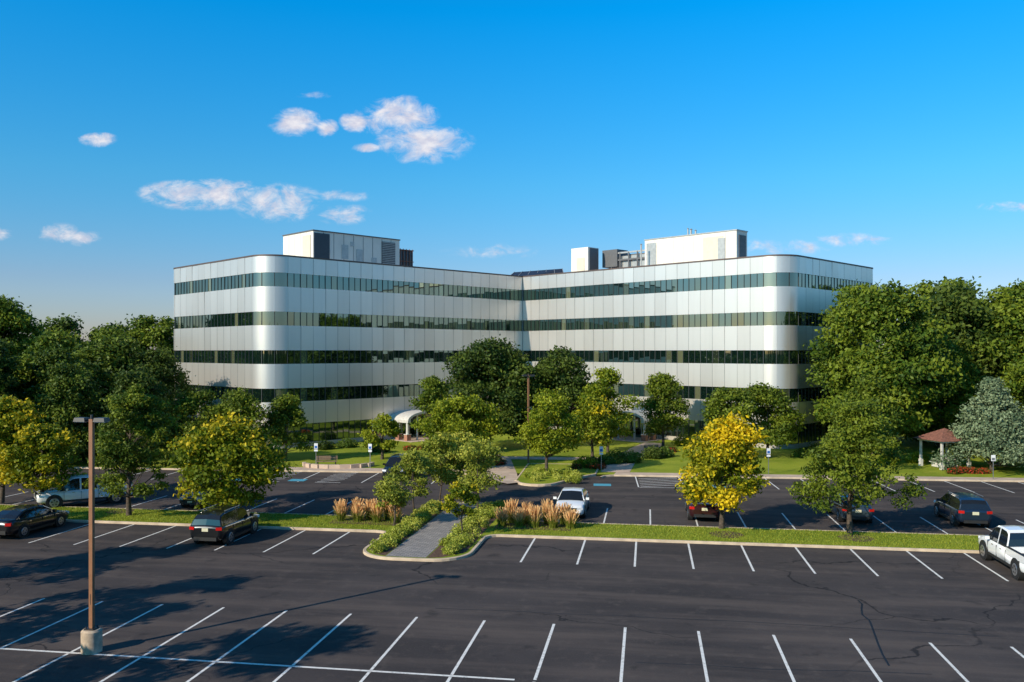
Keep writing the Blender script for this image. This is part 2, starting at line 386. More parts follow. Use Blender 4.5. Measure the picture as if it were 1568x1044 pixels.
for zz in (21.6,22.5):
    q=on(N3,3.3,-4.5); w.box(q.x,q.y,zz,.14,7.4,.2,rad(45),2 if zz>22 else 1)
    q=on(N3,6.0,-4.5); w.box(q.x,q.y,zz,.14,7.4,.2,rad(45),1)
q=on(N3,4.6,-4.6); w.box(q.x,q.y,20.9,2.0,5.6,2.4,rad(45),2)
q=on(N3,4.2,-1.0); w.box(q.x,q.y,21.9,2.2,2.4,2.2,rad(45),1)
for (Nc,a,b,z,h,r) in ((N2,.8,6.5,23.7,.7,.12),(N2,1.2,7.2,23.7,.9,.08),(N2,1,6.0,23.7,.55,.1),(N1,4,3,23.6,.5,.15),(N1,3.4,3.4,23.6,.35,.2),(N1,16,3,19.3,1.2,.15),(N3,1,-7.5,19.3,3.6,.1),(N3,5,-6.5,19.3,3.9,.09),(N2,3,-4,19.3,1.2,.18),(N2,5.2,-5,19.3,.9,.25)):
    q=on(Nc,a,b); w.cyl((q.x,q.y,z),(q.x,q.y,z+h),r,r,10,2); w.cyl((q.x,q.y,z+h),(q.x,q.y,z+h+.12),r*1.6,r*.5,10,2)
w.obj('rooftop_penthouses',[PENT,PDARK,PMET,DARKG,RUST,simple('cream_panel',(.70,.62,.48),.6,noise=.05)],bld)
w=MB(); c=P3+Vector((1.5,9))
w.add([(c.x-4.5,c.y-4,19.3),(c.x+4.5,c.y-4,19.3),(c.x+4.5,c.y+4,19.3),(c.x-4.5,c.y+4,19.3),(c.x-2.5,c.y,21.2),(c.x+4.2,c.y,21.7)],[(0,1,5,4),(1,2,5),(2,3,4,5),(3,0,4)],0)
for k in range(7):
    f=k/6; a=Vector((c.x-4.5+9*f,c.y-4,19.33)); d=Vector((c.x-2.5+6.7*f,c.y,21.25+.5*f)); w.cyl(a,d,.04,.04,4,1,False)
w.obj('skylight',[DARKG,PMET],bld)
def canopy(cen,n):
    mb=MB(); t=Vector((-n.y,n.x)); W=2.7; D=3.4; n0=16
    def pt(x,dn,z): q=cen+t*x+n*dn; return (q.x,q.y,z)
    prof=[(W*math.cos(math.pi*i/n0),2.35+.95*math.sin(math.pi*i/n0)) for i in range(n0+1)]
    vs=[pt(x,0,z) for x,z in prof]+[pt(x,D,z) for x,z in prof]; k=n0+1
    mb.add(vs,[(i,i+1,k+i+1,k+i) for i in range(n0)],0,True)
    pin=[(x*.88,2.35+(z-2.35)*.74) for x,z in prof]
    vs=[pt(x,D,z) for x,z in prof]+[pt(x,D,z) for x,z in pin]
    mb.add(vs,[(i,k+i,k+i+1,i+1) for i in range(n0)],0)
    vs=[pt(x,0,z) for x,z in pin]+[pt(x,D,z) for x,z in pin]
    mb.add(vs,[(i,k+i,k+i+1,i+1) for i in range(n0)],0,True)
    an=math.atan2(n.y,n.x)
    for sx in (-1,1):
        q=cen+t*sx*(W*.93)+n*D/2
        mb.box(q.x,q.y,2.22,D,.42,.24,an,0)
        for dn in (D-.35,D*.45):
            q=cen+t*sx*W*.93+n*dn; mb.cyl((q.x,q.y,.1),(q.x,q.y,2.10),.17,.15,14,0); mb.box(q.x,q.y,.45,.55,.55,.7,an,1); mb.box(q.x,q.y,.83,.62,.62,.06,an,0)
        q=cen+t*sx*W*.42+n*(D-.35); mb.cyl((q.x,q.y,.1),(q.x,q.y,2.9),.11,.10,12,0)
    q=cen+n*.12; mb.box(q.x,q.y,1.25,.12,4.4,2.2,an,2)
    for x in (-2.2,-1.1,0,1.1,2.2):
        q=cen+t*x+n*.2; mb.box(q.x,q.y,1.25,.06,.08,2.2,an,0)
    mb.box((cen+n*2.2).x,(cen+n*2.2).y,.08,5,6.5,.13,an,3)
    mb.obj('entrance_canopy',[WHITEP,BRICK,GLASS,WALK],bld)
canopy(P2.lerp(P3,.49),Vector((r2,-r2))); canopy(P4.lerp(P3,.48),Vector((-r2,-r2)))

# ------------------------------------------------------------ foliage
rng=np.random.default_rng(11)
def leaves(cent,rads,n,leaf,upb=.4,zs=.75,shell=.45,asp=.55,fuzz=.12):
    cent=np.array(cent); rads=np.array(rads); w=rads**2; idx=rng.choice(len(cent),n,p=w/w.sum())
    d=rng.normal(size=(n,3)); d/=np.linalg.norm(d,axis=1)[:,None]
    rr=rads[idx]*(rng.random(n)**shell+fuzz*np.abs(rng.normal(size=n)))
    off=d*rr[:,None]; off[:,2]*=zs; p=cent[idx]+off
    nn=rng.normal(size=(n,3))+d*.8; nn[:,2]+=upb; nn/=np.linalg.norm(nn,axis=1)[:,None]
    t=np.cross(nn,rng.normal(size=(n,3))); t/=np.linalg.norm(t,axis=1)[:,None]; bb=np.cross(nn,t)
    sz=leaf*(.6+.8*rng.random(n))
    v=np.stack([p-t*sz[:,None],p+bb*(sz*asp)[:,None],p+t*sz[:,None],p-bb*(sz*asp)[:,None]],1)
    bt=rng.random(len(cent))
    tint=np.clip(.5*bt[idx]+.5*rng.random(n),0,1)
    return v.reshape(-1,3),tint,p,d
def mkmesh(name,V,tint,outer,mb,mats):
    nv=len(V); nq=nv//4; tv=np.array(mb.v) if mb and mb.v else np.zeros((0,3)); tf=mb.f if mb else []
    me=bpy.data.meshes.new(name); allv=np.concatenate([V,tv]) if len(tv) else V
    me.vertices.add(len(allv)); me.vertices.foreach_set('co',allv.astype(np.float32).ravel())
    lp=np.arange(nv,dtype=np.int32); tl=np.array([i+nv for f in tf for i in f],dtype=np.int32)
    lens=np.array([4]*nq+[len(f) for f in tf],dtype=np.int32); st=np.concatenate([[0],np.cumsum(lens)[:-1]]).astype(np.int32)
    loops=np.concatenate([lp,tl]); me.loops.add(len(loops)); me.loops.foreach_set('vertex_index',loops)
    me.polygons.add(len(lens)); me.polygons.foreach_set('loop_start',st)
    for m in mats: me.materials.append(m)
    mi=np.array([1]*nq+[0]*len(tf),dtype=np.int32); me.polygons.foreach_set('material_index',mi)
    me.update(calc_edges=True); me.validate()
    for nm,a in (('tint',tint),('outer',outer)):
        at=me.attributes.new(nm,'FLOAT','FACE'); x=np.zeros(len(me.polygons),dtype=np.float32); x[:nq]=a; at.data.foreach_set('value',x)
    return me
def treemesh(name,H,W,base,nl,leaf,mat,nb=60,shape='round',br=.11,trunk=.14,limbs=.5,fuzz=.40):
    mb=MB(); cz=[];rs=[]
    R=W/2*.93; lean=(random.uniform(-.3,.3),random.uniform(-.3,.3))
    lob=[(random.uniform(0,6.28),random.uniform(.62,1.20),random.uniform(.15,.95)) for _ in range(9)]
    for i in range(nb):
        zf=random.random()**.85
        if shape=='round': e=math.sin(math.pi*min(1,max(0,.12+zf*.86)))**.6
        elif shape=='cone': e=(1-zf)**.75*.95+.08
        elif shape=='pyr': e=(.30+.70*math.sin(math.pi*min(1,.42+zf*.58)))*(1-.30*zf)
        elif shape=='full': e=math.sin(math.pi*min(1,.30+zf*.66))**.55
        else: e=1
        ang=random.uniform(0,6.283); k=1
        for la,lv,lz in lob: k+= (lv-1)*max(0,math.cos(ang-la))**3*math.exp(-((zf-lz)/.28)**2)
        k=max(.55,min(1.2,k))
        rr=R*e*k*random.random()**.42*.92
        zt=zf*(1-.10*max(0,math.cos(ang-lob[0][0])))
        cz.append((math.cos(ang)*rr+lean[0]*zf,math.sin(ang)*rr+lean[1]*zf,base+(H-base)*(.05+.9*zt)))
        rs.append(W*br*random.uniform(.45,1.35)*(1 if shape!='cone' else .55+.6*(1-zf)))
    if shape=='cone': cz.append((0,0,H-.3)); rs.append(W*.06)
    V,t,p,d=leaves(cz,rs,nl,leaf,zs=.5 if shape=='cone' else .62,shell=.4,fuzz=fuzz)
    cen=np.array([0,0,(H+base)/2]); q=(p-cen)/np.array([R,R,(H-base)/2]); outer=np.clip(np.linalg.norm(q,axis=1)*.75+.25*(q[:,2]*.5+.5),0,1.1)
    th=H*.82; r=trunk
    pts=[Vector((lean[0]*.5*f+random.uniform(-.06,.06)*(1 if f>0 else 0),lean[1]*.5*f+random.uniform(-.06,.06)*(1 if f>0 else 0),th*f)) for f in (0,.15,.35,.55,.75,1)]
    rad_=[trunk*k for k in (1.25,.95,.8,.6,.38,.12)]
    for i in range(5): mb.cyl(pts[i],pts[i+1],rad_[i],rad_[i+1],8,0,False)
    for c in cz[:max(12,int(nb*limbs))]:
        c=Vector(c); h=math.hypot(c.x,c.y); z0=min(th*.95,max(base*.85,c.z-h*random.uniform(.5,1.0)-.3)); f=z0/th
        s0=Vector((lean[0]*.5*f,lean[1]*.5*f,z0)); mdp=s0.lerp(c,.5)+Vector((random.uniform(-.15,.15),random.uniform(-.15,.15),-.06*h)); rb=trunk*.36*(1-.6*f)
        mb.cyl(s0,mdp,rb,rb*.5,5,0,False); mb.cyl(mdp,c,rb*.5,rb*.12,5,0,False)
    return mkmesh(name,V,t,outer,mb,[BARK,mat])
def tree(name,x,y,H,W,base,nl,leaf,mat,z=0.1,**k):
    me=treemesh(name,H,W,base,nl,leaf,mat,**k); o=bpy.data.objects.new(name,me); COL.objects.link(o); o.location=(x,y,z); o.rotation_euler=(0,0,random.uniform(0,6.28)); return o
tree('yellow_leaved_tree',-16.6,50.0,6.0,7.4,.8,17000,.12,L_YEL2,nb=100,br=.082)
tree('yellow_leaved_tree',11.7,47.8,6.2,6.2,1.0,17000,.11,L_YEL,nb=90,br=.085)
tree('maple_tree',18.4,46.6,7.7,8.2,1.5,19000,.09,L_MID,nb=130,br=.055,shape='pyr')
tree('yellow_leaved_tree',-29.9,54.5,5.3,4.9,1.2,9000,.12,L_YEL2,nb=60,br=.1)
tree('yellow_leaved_tree',-33.4,56.0,7.0,6.0,1.2,11000,.13,L_YEL2,nb=70,br=.1)
tree('maple_tree',-23.1,51.6,8.2,6.0,1.3,18000,.09,L_MID,nb=110,br=.065,shape='full')
tree('young_tree',-6.7,48.6,3.0,2.6,1.0,3200,.08,L_YEL3,nb=32,trunk=.06)
tree('young_tree',-5.9,51.5,4.2,3.0,1.3,4200,.085,L_YEL3,nb=38,trunk=.06)
tree('young_tree',-2.7,45.8,3.0,2.3,.9,2800,.08,L_YEL2,nb=28,trunk=.05)
tree('young_tree',-2.1,52.3,4.6,3.6,1.4,4800,.085,L_YEL3,nb=40,trunk=.06)
tree('young_tree',-4.6,55.0,4.6,4.0,1.5,5200,.095,L_YEL3,nb=40,trunk=.06)
tree('young_tree',-3.0,57.0,4.4,3.5,1.5,4200,.095,L_YEL3,nb=38,trunk=.06)
tree('lawn_tree',2.8,68.8,6.8,6.2,1.6,13500,.115,L_BRIGHT,nb=80,br=.088)
tree('yellow_leaved_tree',7.3,78,6.0,4.8,1.4,8000,.13,L_YEL2,nb=50)
tree('large_oak_tree',-2.4,88,11.2,12.6,1.2,26000,.18,L_DARK,nb=120,br=.082,shape='full')
tree('large_oak_tree',4.8,89.5,10.1,9.4,1.2,18000,.17,L_DARK,nb=95,br=.086,shape='full')
tree('lawn_tree',-4.2,72.5,6.3,7.8,1.0,15500,.125,L_BRIGHT,nb=85,br=.085)
tree('lawn_tree',-7.3,81,7.6,4.7,1.2,9000,.13,L_MID,nb=55,shape='full')
tree('lawn_tree',9.4,84,8.4,6.0,1.3,11000,.14,L_BRIGHT,nb=60,shape='full')
tree('lawn_tree',15.7,89,7.9,5.8,1.3,11000,.14,L_MID,nb=60,shape='pyr')
tree('lawn_tree',20.2,79,6.6,5.4,1.2,9000,.14,L_MID,nb=50,shape='full')
tree('lawn_tree',24.1,80.5,6.7,6.2,1.2,11000,.14,L_MID,nb=56,shape='full')
tree('lawn_tree',-11.9,78.4,4.0,3.8,1.0,5000,.12,L_BRIGHT,nb=36)
tree('lawn_tree',-20.4,77,5.8,4.8,1.0,8000,.13,L_MID,nb=48,shape='full')
tree('lawn_tree',-24.2,75,6.3,5.8,1.0,10000,.13,L_MID,nb=52,shape='full')
tree('lawn_tree',-28.0,75.5,6.8,6.0,.8,10000,.13,L_MID,nb=54,shape='full')
tree('lawn_tree',-31.9,73.0,8.4,6.2,.8,11000,.14,L_DARK,nb=54,shape='full')
tree('large_maple_tree',35.0,82.5,16.4,15.6,2.2,38000,.20,L_FOR2,nb=160,trunk=.32,br=.070,shape='full')
tree('lawn_tree',29.8,72,7.8,6.6,1.6,11000,.14,L_MID,nb=56,shape='pyr')
tree('spruce_tree',39.8,71,7.8,9.0,.5,26000,.12,L_BLUE,nb=200,br=.08,shape='cone')
tree('spruce_tree',47.5,73,9.0,8.0,.5,12000,.15,L_DARK,nb=120,br=.085,shape='cone')
for x,y,h,w_ in ((-29,33,9,7),(-25,25.5,9,7.5),(-19.8,18.8,9.6,7.5),(-36.5,42,8.5,6.5),(-14.5,12,10.5,7)):
    tree('shade_tree',x,y,h,w_,2.2,6500,.16,L_MID,nb=55,br=.075)

wood=empty('woodland'); protos=[]
for i in range(5):
    protos.append(treemesh('woodland_proto',14.5+i,12.8,.5,19000,.24,(L_FOR,L_FOR2,L_FOR,L_DARK,L_FOR2)[i],nb=140,trunk=.2,br=.082,limbs=.15,shape='full',fuzz=.45))
def wt(x,y,s,k=None):
    me=protos[random.randrange(5) if k is None else k]; o=bpy.data.objects.new('woodland_tree',me); COL.objects.link(o); o.parent=wood
    o.location=(x,y,0); o.scale=(s*random.uniform(.95,1.15),s*random.uniform(.95,1.15),s); o.rotation_euler=(0,0,random.uniform(0,6.28))
for row,(y0,sc) in enumerate(((78,.66),(88,.80),(100,.86),(113,.90))):
    x=(-41,-42,-46,-46)[row]
    while x>-92: wt(x+random.uniform(-1.5,1.5),y0+random.uniform(-3,3),sc*random.uniform(.88,1.05)); x-=random.uniform(5.8,7.2)
for x,y,s_ in ((-35.5,81,.52),(-39,75,.55),(-45.5,71,.55),(-36.5,88,.6),(43,86,.8),(50,80,.75),(58,80,.8),(46,92,1.0)): wt(x,y,s_)
for row,(y0,sc) in enumerate(((87,.92),(98,1.03),(110,1.10))):
    x=(49,51,56)[row]
    while x<100: wt(x+random.uniform(-1.5,1.5),y0+random.uniform(-3,3),sc*random.uniform(.92,1.08)); x+=random.uniform(5.5,6.8)
for y in range(-25,74,10):
    wt(-66+random.uniform(-3,3),y,.8*random.uniform(.85,1.1))
    wt(72+random.uniform(-3,3),y,.85*random.uniform(.85,1.1))
for x in range(-95,100,12): wt(x+random.uniform(-2,2),-60+random.uniform(-4,4),1.0)

def bush(name,cent,rads,n,leaf,mat,zs=.8):
    V,t,p,d=leaves(cent,rads,n,leaf,zs=zs,shell=.3); outer=np.clip(rng.random(len(t)),0,1)
    me=mkmesh(name,V,t,outer,None,[BARK,mat]); o=bpy.data.objects.new(name,me); COL.objects.link(o); return o
c=[];r=[]
for (s0,s1) in ((-6.45,-5.55),(-3.05,-1.8)):
    for i in range(95):
        t=random.uniform(-4.9,8.6); s=random.uniform(s0,s1)
        if t<-4.0: s=(s0+s1)/2+random.uniform(-.25,.25)
        x,y=L(s,t); c.append((x,y,.26)); r.append(random.uniform(.2,.36))
bush('low_shrub_bed',c,r,42000,.05,L_SHRUB)
c=[];r=[]
for i in range(26):
    x,y=F(random.uniform(1.3,5.5),random.uniform(-4.6,1)); c.append((x,y,.35)); r.append(random.uniform(.22,.38))
bush('entrance_shrub',c,r,9000,.06,L_SHRUB)
hl=[(-14.5,90),(-17,88),(-19,86.3),(-8,98),(-5,100.5),(-2,103),(8,101),(11,98.5),(18,90),(20,88),(23,85.5),(-13,84),(7,74),(8,75),(9,75.5),(10.5,76),(6.2,73),(-2,76),(-3.5,77),(-5,78),(-6.4,76),(27,80),(29,82),(-26,83),(-29,86),(13,79),(14.2,80.2),(30,76),(33,75),(36,76),(40,78)]
for x,y in hl:
    k=random.uniform(.7,1.15)
    bush('round_shrub',[(x,y,.6*k),(x+.6,y+.2,.5*k),(x-.6,y-.1,.45*k),(x+.2,y-.5,.4*k)],[.7*k,.55*k,.5*k,.4*k],1700,.085,random.choice([L_HEDGE,L_MID,L_DARK,L_BRIGHT]))
for x,y in ((6.5,71.8),(-1.2,74.5),(36.4,69.2),(37.2,69.6),(-9.5,86),(15,84)):
    bush('flower_bed',[(x+random.uniform(-1.3,1.3),y+random.uniform(-.5,.5),.3) for _ in range(9)],[.35]*9,2500,.06,L_RED)
def plume(x,y,n=300,h=1.35):
    V=[];t=[];o=[]
    for i in range(n):
        a=random.uniform(0,6.283); sp_=random.random()**.8*.28; l=h*random.uniform(.55,1.1); bw=.010
        q=random.random()*.24; bx,by=x+math.cos(a)*q,y+math.sin(a)*q
        dx,dy=math.cos(a)*sp_,math.sin(a)*sp_; b2=random.uniform(0,3.14); nx,ny=-math.sin(b2)*bw,math.cos(b2)*bw
        if i%2: l*=.62; dx*=1.5;dy*=1.5
        for j in range(4):
            f0=j/4;f1=(j+1)/4; wz=1.0 if j<2 else 2.0
            if j==3: wz=2.6
            P0=(bx+dx*f0**2,by+dy*f0**2,.11+l*f0*(1-.08*f0));P1=(bx+dx*f1**2,by+dy*f1**2,.11+l*f1*(1-.08*f1))
            if i%2: wz=1.0
            V+=[(P0[0]-nx*wz,P0[1]-ny*wz,P0[2]),(P0[0]+nx*wz,P0[1]+ny*wz,P0[2]),(P1[0]+nx*wz*.8,P1[1]+ny*wz*.8,P1[2]),(P1[0]-nx*wz*.8,P1[1]-ny*wz*.8,P1[2])]
            t.append(random.random()*.6+.2); o.append([.0,.35,.75,1.05][j] if not i%2 else [.0,.0,.2,.55][j])
    me=mkmesh('ornamental_grass',np.array(V),np.array(t),np.array(o),None,[BARK,L_STRAW]); ob=bpy.data.objects.new('ornamental_grass',me); COL.objects.link(ob)
for i in range(9):
    x,y=L(-1.0+i*.50+random.uniform(-.14,.14),2.3+1.1*(i%2)); plume(x,y,h=random.uniform(1.05,1.5))
for i in range(7):
    x,y=L(-10.4+i*.52+random.uniform(-.14,.14),2.3+.9*(i%2)); plume(x,y,h=random.uniform(1.0,1.4))
n=60000
s=np.concatenate([rng.uniform(-36,-7.2,n//2),rng.uniform(-1.2,36,n//2)]); t=rng.uniform(.2,3.85,n)
px=s*UX+t*VX; py=46+s*UY+t*VY; a=rng.uniform(0,6.283,n); h=rng.uniform(.03,.085,n); ww=.014
V=np.zeros((n,4,3)); V[:,0]=np.stack([px-np.cos(a)*ww,py-np.sin(a)*ww,np.full(n,.11)],1); V[:,1]=np.stack([px+np.cos(a)*ww,py+np.sin(a)*ww,np.full(n,.11)],1)
lx=rng.normal(0,.03,n);ly=rng.normal(0,.03,n)
V[:,2]=np.stack([px+lx+np.cos(a)*.004,py+ly+np.sin(a)*.004,.11+h],1); V[:,3]=np.stack([px+lx-np.cos(a)*.004,py+ly-np.sin(a)*.004,.11+h],1)
me=mkmesh('grass',V.reshape(-1,3),rng.random(n),rng.random(n),None,[BARK,L_BLADE]); o=bpy.data.objects.new('grass',me); COL.objects.link(o)

# ------------------------------------------------------------ street furniture
def lamp(x,y,h,base=True,rz=0):
    mb=MB(); zb=0
    if base:
        mb.cyl((0,0,0),(0,0,.70),.33,.33,24,2); mb.cyl((0,0,.70),(0,0,.76),.33,.27,24,2); zb=.76
        mb.box(0,0,zb+.02,.34,.34,.04,0,1)
        for i in (-1,1):
            for j in (-1,1): mb.cyl((i*.12,j*.12,zb),(i*.12,j*.12,zb+.1),.02,.02,6,1)
    mb.box(0,0,(zb+h)/2,.13,.13,h-zb,0,0); mb.box(0,0,zb+1.0,.02,.136,.35,0,1)
    mb.box(0,0,h-.04,1.0,.06,.06,0,1)
    for sx in (-1,1): mb.box(sx*.36,0,h-.02,.42,.34,.13,0,1,.85); mb.box(sx*.36,0,h-.095,.34,.26,.02,0,3)
    mb.cyl((0,0,h),(0,0,h+.14),.05,.04,8,1)
    return mb.obj('street_lamp',[POLEM,POLEB,POLEC,SIGNW],loc=(x,y,0),rz=rz)
lamp(-14.0,28.5,7.75,True,rad(-9)); lamp(1.45,76,7.9,False,rad(20))
def sign(x,y,h=2.1,blue=True):
    mb=MB(); mb.box(0,0,h/2,.05,.04,h,0,0); mb.box(0,-.03,h-.25,.31,.012,.46,0,1)
    mb.box(0,-.039,h-.33,.22,.006,.2,0,2 if blue else 0)
    if blue: mb.box(0,-.03,h-.62,.31,.012,.16,0,1)
    mb.obj('parking_sign',[STEEL,SIGNW,SIGNB],loc=(x,y,.12),rz=rad(random.uniform(-12,4)))
for sx in (-16.9,-12.2,7.2,16.0,20.6): x,y=F(sx,1.7); sign(x,y)
x,y=F(37.3,.5); sign(x,y,1.9,False)
mb=MB()
for i in (-1,1):
    for j in (-1,1): mb.box(i*1.3,j*1.3,1.15,.16,.16,2.3,0,0); mb.box(i*1.3,j*1.3,.3,.26,.26,.6,0,0)
mb.box(0,0,2.32,3.0,3.0,.14,0,0); mb.add([(-1.75,-1.75,2.39),(1.75,-1.75,2.39),(1.75,1.75,2.39),(-1.75,1.75,2.39),(0,0,3.35)],[(0,1,4),(1,2,4),(2,3,4),(3,0,4),(3,2,1,0)],1)
mb.box(0,0,.7,1.6,.8,.06,0,0); mb.box(0,.75,.42,1.6,.3,.05,0,0); mb.box(0,-.75,.42,1.6,.3,.05,0,0); mb.box(0,0,.35,.1,.6,.7,0,0); mb.box(.6,0,.2,.08,1.6,.35,0,0); mb.box(-.6,0,.2,.08,1.6,.35,0,0)
mb.obj('picnic_pavilion',[WHITEP,SHING],loc=(36.9,73,.12),rz=rad(12))
BW=simple('bench_wood',(.25,.16,.10),.7)
def bench(x,y,rz):
    mb=MB()
    for k in range(4): mb.box(0,-.18+k*.12,.45,1.8,.09,.04,0,0)
    for k in range(3): mb.box(0,.26,.6+k*.12,1.8,.03,.09,0,0)
    for i in (-.75,.75): mb.box(i,0,.22,.06,.42,.44,0,1); mb.box(i,.26,.45,.06,.05,.85,0,1)
    mb.obj('park_bench',[BW,POLEB],loc=(x,y,.13),rz=rz)
bench(-15.9,73.4,rad(6)); bench(13.5,82,rad(30))
mb=MB()
for i in range(9):
    a=rad(200+i*17.5); x=-15.0+3.0*math.cos(a); y=74.2+2.0*math.sin(a); mb.box(x,y,.29,.95,.3,.32,a+math.pi/2,0)
mb.obj('seat_wall',[WALK])

# ------------------------------------------------------------ vehicles
CGL=simple('car_glass',(.012,.014,.016),.05,noise=.02,spec=.9); TYRE=simple('tyre',(.015,.015,.016),.8); TRIM=simple('black_trim',(.02,.02,.02),.55)
RIM=simple('alloy_rim',(.45,.45,.46),.3,metal=.8); HL=simple('headlight',(.75,.77,.8),.1,noise=.05); TLM=simple('tail_light',(.50,.012,.01),.2,noise=.05); PLT=simple('plate',(.7,.66,.45),.5); CHR=simple('chrome',(.6,.6,.6),.15,metal=1)
def carpaint(name,col): return simple(name,col,.28,metal=.0 if max(col)>.5 else .35,noise=.02,coat=.8)
def loft(mb,st,sec,mi):
    rings=[sec(*q) for q in st]; n=len(rings[0]); vs=[p for r in rings for p in r]
    fs=[(i*n+j,i*n+j+1,(i+1)*n+j+1,(i+1)*n+j) for i in range(len(rings)-1) for j in range(n-1)]
    mb.add(vs,[f[::-1] for f in fs],mi,True)
    mb.add(rings[0],[tuple(range(n))],mi); mb.add(rings[-1],[tuple(range(n))[::-1]],mi)
def bsec(y,zb,zt,hw):
    h=zt-zb; half=[(.80,zb),(.95,zb+.10*h),(.985,zb+.3*h),(1.0,zb+.52*h),(.985,zb+.70*h),(.965,zb+.80*h),(.90,zt-.05*h),(.80,zt-.005),(.45,zt+.015),(0,zt+.025)]
    R_=[(hw*a,y,z) for a,z in half]; return [(0,y,zb)]+R_+[(-a,b,c) for a,b,c in R_[:-1][::-1]]+[(0,y,zb)]
def car(name,kind,paint,x,y,rz):
    mb=MB(); P=carpaint('paint_'+name,paint)
    if kind=='sedan':
        body=[(-2.42,.5,.80,.66),(-2.38,.38,.98,.78),(-2.25,.30,1.05,.85),(-1.9,.25,1.07,.895),(-1.2,.22,1.02,.912),(-.4,.22,.99,.915),(.5,.22,.97,.915),(1.1,.22,.96,.91),(1.5,.23,.90,.895),(1.95,.24,.83,.875),(2.25,.27,.74,.82),(2.38,.33,.66,.74),(2.43,.42,.58,.64)]
        zbelt=.97; tops=[(-1.98,1.03),(-1.6,1.22),(-1.2,1.37),(-.8,1.43),(-.36,1.46),(-.27,1.465),(.1,1.455),(.42,1.41),(.7,1.27),(1.18,.98)]; roof=(-1.2,.3); bp=(-.36,-.27); wy=(-1.42,1.48); wr=.335; hwb=.83; k=.55
    elif kind=='suv':
        body=[(-2.28,.55,.95,.72),(-2.25,.42,1.08,.82),(-2.12,.34,1.12,.88),(-1.7,.28,1.11,.915),(-1,.26,1.08,.925),(0,.26,1.06,.925),(.7,.26,1.05,.92),(1.15,.27,1.04,.91),(1.6,.28,.98,.89),(2.0,.30,.90,.85),(2.22,.36,.80,.77),(2.29,.46,.68,.68)]
        zbelt=1.05; tops=[(-2.2,1.10),(-2.08,1.38),(-1.92,1.58),(-1.6,1.66),(-1.0,1.69),(-.36,1.70),(-.27,1.70),(.15,1.68),(.45,1.62),(.75,1.42),(1.22,1.06)]; roof=(-1.95,.4); bp=(-.36,-.27); wy=(-1.34,1.40); wr=.37; hwb=.85; k=.42
    else:
        body=[(-2.88,.60,.85,.80),(-2.85,.50,.88,.9),(-2.7,.42,.88,.955),(-1.6,.36,.88,.965),(-.75,.36,.90,.97),(-.72,.36,1.16,.97),(.2,.36,1.15,.97),(1.25,.36,1.14,.965),(1.5,.36,1.13,.955),(2.0,.37,1.10,.94),(2.5,.40,1.04,.92),(2.72,.44,.96,.88),(2.80,.52,.86,.80)]
        zbelt=1.14; tops=[(-.68,1.18),(-.62,1.5),(-.52,1.78),(-.3,1.87),(.28,1.90),(.38,1.90),(.75,1.87),(.98,1.76),(1.5,1.15)]; roof=(-.55,.9); bp=(.28,.38); wy=(-1.78,1.85); wr=.42; hwb=.89; k=.32
    loft(mb,body,bsec,0)
    rings=[]
    for yy,zt in tops:
        hwt=hwb-(zt-zbelt)*k*.75; zs_=max(zbelt+.005,zt-.075)
        rings.append([(hwb,yy,zbelt-.03),(hwt+.02,yy,zs_),(hwt-.05,yy,zt-.012),(0,yy,zt+.02),(-hwt+.05,yy,zt-.012),(-hwt-.02,yy,zs_),(-hwb,yy,zbelt-.03)])
    for i in range(len(rings)-1):
        y0=tops[i][0];y1=tops[i+1][0]; ym=(y0+y1)/2; isr=roof[0]-.01<=ym<=roof[1]+.05
        for j in range(6):
            a,b_,c_,d_=rings[i][j],rings[i][j+1],rings[i+1][j+1],rings[i+1][j]
            if j in (0,5): m=0 if abs(ym-sum(bp)/2)<.05 or i==0 else 1
            elif j in (1,4): m=0
            else: m=0 if isr else 1
            mb.add([a,b_,c_,d_],[(0,1,2,3)],m,j not in (1,4))
    mb.add(rings[0],[tuple(range(7))],0); mb.add(rings[-1],[tuple(range(7))[::-1]],1)
    Wd=max(b[3] for b in body)
    for yy in wy:
        for sx in (-1,1):
            mb.cyl((sx*(Wd-.25),yy,wr+.01),(sx*(Wd+.006),yy,wr+.01),wr+.075,wr+.075,24,2,True,True)
            mb.cyl((sx*(Wd-.2),yy,wr),(sx*(Wd+.02),yy,wr),wr,wr*.97,24,3,True,True)
            mb.cyl((sx*(Wd+.018),yy,wr),(sx*(Wd+.03),yy,wr),wr*.66,wr*.62,20,4,True,False)
            for a in range(5):
                t=a*1.2566+.3; mb.cyl((sx*(Wd+.034),yy+math.cos(t)*wr*.36,wr+math.sin(t)*wr*.36),(sx*(Wd+.036),yy+math.cos(t)*wr*.36,wr+math.sin(t)*wr*.36),wr*.12,wr*.12,8,2,True,False)
    yf=body[-1][0]; yr=body[0][0]
    mb.box(0,0,.30 if kind!='pickup' else .45,Wd*2-.02,abs(wy[0])+wy[1]-.9,.12,0,2)
    zf={'sedan':.66,'suv':.80,'pickup':.90}[kind]; zr={'sedan':.86,'suv':.95,'pickup':.78}[kind]
    for sx in (-1,1):
        mb.box(sx*(Wd-.30),yf-.13,zf,.36,.20,.13,sx*rad(-20),5)
        mb.box(sx*(Wd-.20),yr+.085,zr,.30 if kind!='pickup' else .14,.16,.15 if kind!='pickup' else .36,sx*rad(14),6)
        mb.box(sx*(Wd+.08),{'sedan':.85,'suv':.85,'pickup':1.15}[kind],zbelt+.06,.2,.12,.14,0,0)
        for dy in (-.95,.15) if kind!='pickup' else (-.2,.75): mb.box(sx*(Wd+.004),dy,zbelt-.16,.02,.17,.03,0,7 if kind!='suv' else 0)
        mb.box(sx*(Wd-.33),yf-.05,.42,.2,.06,.08,0,2)
